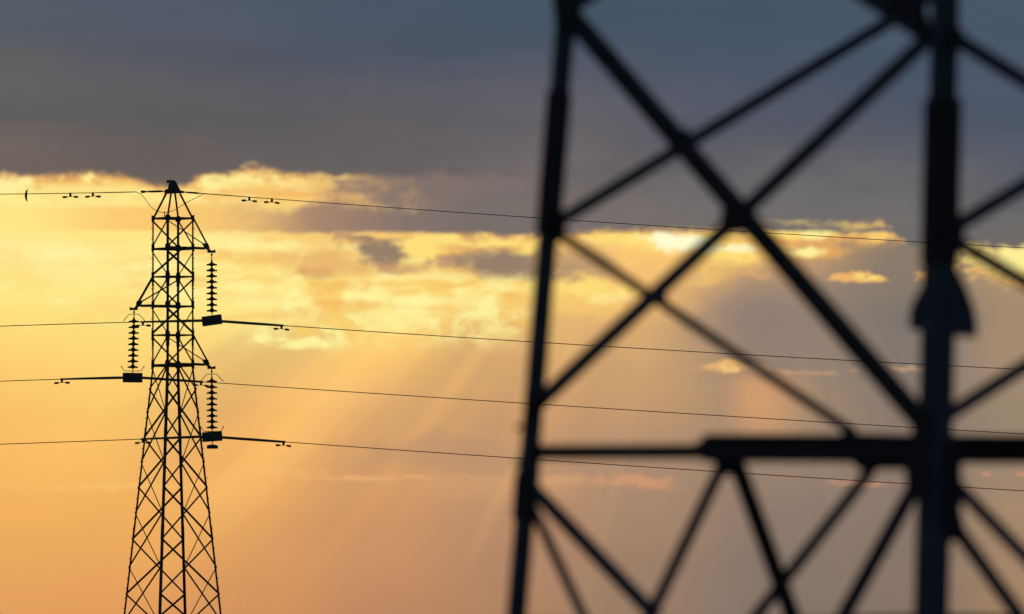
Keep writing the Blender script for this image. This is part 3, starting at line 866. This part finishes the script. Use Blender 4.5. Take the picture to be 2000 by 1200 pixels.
# members in the plane of the inner diaphragm
def mplane(Yd): return (Vector((0, Yd, 0)), Vector((0, -1, 0)))
PM = mplane(AX - .9)
nbar(PM, (1372, 876), (2425, 880), 55, 0, 'horizontal_member', depth=.05, mat=M_STEEL_SHADED)
nbar(PM, (1385, 860), (2425, 864), 24, 3, 'horizontal_member', depth=.03, mat=M_STEEL_SHADED)
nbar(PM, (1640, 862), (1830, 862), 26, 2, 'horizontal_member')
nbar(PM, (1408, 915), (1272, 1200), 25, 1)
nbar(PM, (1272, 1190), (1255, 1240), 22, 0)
nbar(PM, (1438, 905), (1560, 1240), 34, 2, mat=M_STEEL_SHADED)
nbar(PM, (1700, 920), (1460, 1225), 25, 0)
nbar(PM, (1795, 935), (1630, 1235), 31, 1)
# face to the right of the thick leg
nbar(PNR, (1845, 66), (3185, 893), 30, 1)
nbar(PNR, (1850, 452), (3170, -340), 29, 0, flip=-1)
nbar(PNR, (1845, 462), (3190, 1265), 28, 1)
nbar(PNR, (1845, 815), (3180, -38), 28, 0, flip=-1)
nbar(PNR, (1835, 920), (2420, 1526), 27, 1)
nbar(PNR, (1832, 985), (2020, 1245), 29, 0)
# gusset plates
ngus(PLN, [(1090, -10), (1122, -10), (1140, 25), (1128, 60), (1098, 62)])
ngus(PLN, [(1060, 405), (1090, 400), (1104, 425), (1104, 458), (1085, 478), (1055, 480)], 0)
ngus(PLN, [(1295, 258), (1345, 250), (1352, 290), (1315, 305)], 0)
ngus(PLN, [(1425, 398), (1462, 392), (1474, 425), (1462, 455), (1428, 458), (1418, 430)])
ngus(PLN, [(1272, 560), (1300, 562), (1302, 592), (1278, 598)], 0)
ngus(PLN, [(1038, 765), (1070, 768), (1064, 795), (1035, 830)])
ngus(PLN, [(1018, 925), (1046, 930), (1052, 965), (1046, 1012), (1012, 1015)])
ngus(PLN, [(1718, -20), (1805, -20), (1825, 40), (1832, 95), (1805, 80), (1790, 46), (1750, 30)])
ngus(PLN, [(1790, 795), (1835, 800), (1830, 870), (1795, 870)])
ngus(PM, [(1345, 876), (1378, 852), (1420, 852), (1420, 892), (1378, 893)], 3)
ngus(PM, [(1388, 885), (1446, 885), (1452, 915), (1436, 930), (1402, 930)], 3)
ngus(PM, [(1640, 845), (1800, 850), (1800, 918), (1715, 918), (1700, 930), (1668, 912)], 3)
ngus(PLN, [(1780, 870), (1835, 870), (1835, 975), (1790, 968)], 3)
ngus(PNR, [(1835, 870), (1868, 870), (1866, 1000), (1880, 1060), (1835, 1060)], 3)
ngus(PNR, [(1838, 40), (1872, 62), (1874, 98), (1838, 110)], 3)
ngus(PNR, [(1838, 425), (1872, 440), (1874, 490), (1838, 500)], 3)
# the rest of the tower above and below the picture
bm = bmesh.new()
zs_up = [row_z('L', -260) + 3.0 * k for k in range(4)]; zs_dn = [row_z('L', 1240), 2.0, -.05]
for zl in (zs_dn, zs_up):
    for a, b in zip(zl, zl[1:]):
        for k1, k2 in ('LN', 'NR', 'RK', 'KL'):
            out = (zlerp(legs_[k1], a) + zlerp(legs_[k2], a)) / 2 - cen; out.z = 0
            angle(bm, zlerp(legs_[k1], a), zlerp(legs_[k2], b), .08, out); angle(bm, zlerp(legs_[k2], a) + out * .01, zlerp(legs_[k1], b) + out * .01, .08, out)
tag(npart('outer_bracing', bm), kind='stuff')

# bell-shaped plate fixed behind the thick leg
bm = bmesh.new(); pp = [(1815, 515), (1862, 512), (1880, 545), (1892, 572), (1902, 600), (1908, 630), (1908, 660), (1862, 657), (1824, 650), (1776, 644), (1776, 608), (1787, 580), (1803, 556)]
Yp = eN.y + .16
plate(bm, [at(x, y, Yp + (x - 1840) * .0012) for x, y in pp], Vector((-.3, 1, 0)), .012)
for q in ((1838, 540), (1838, 630)):
    box(bm, at(*q, Yp - .05), Vector((1, 0, 0)), Vector((0, 1, 0)), Vector((0, 0, 1)), .05, .10, .03)
pl = link('signal_plate', bm, M_PLATE)
tag(pl, 'dark blue bell-shaped plate fixed behind the thick leg of the blurred pylon', 'plate')
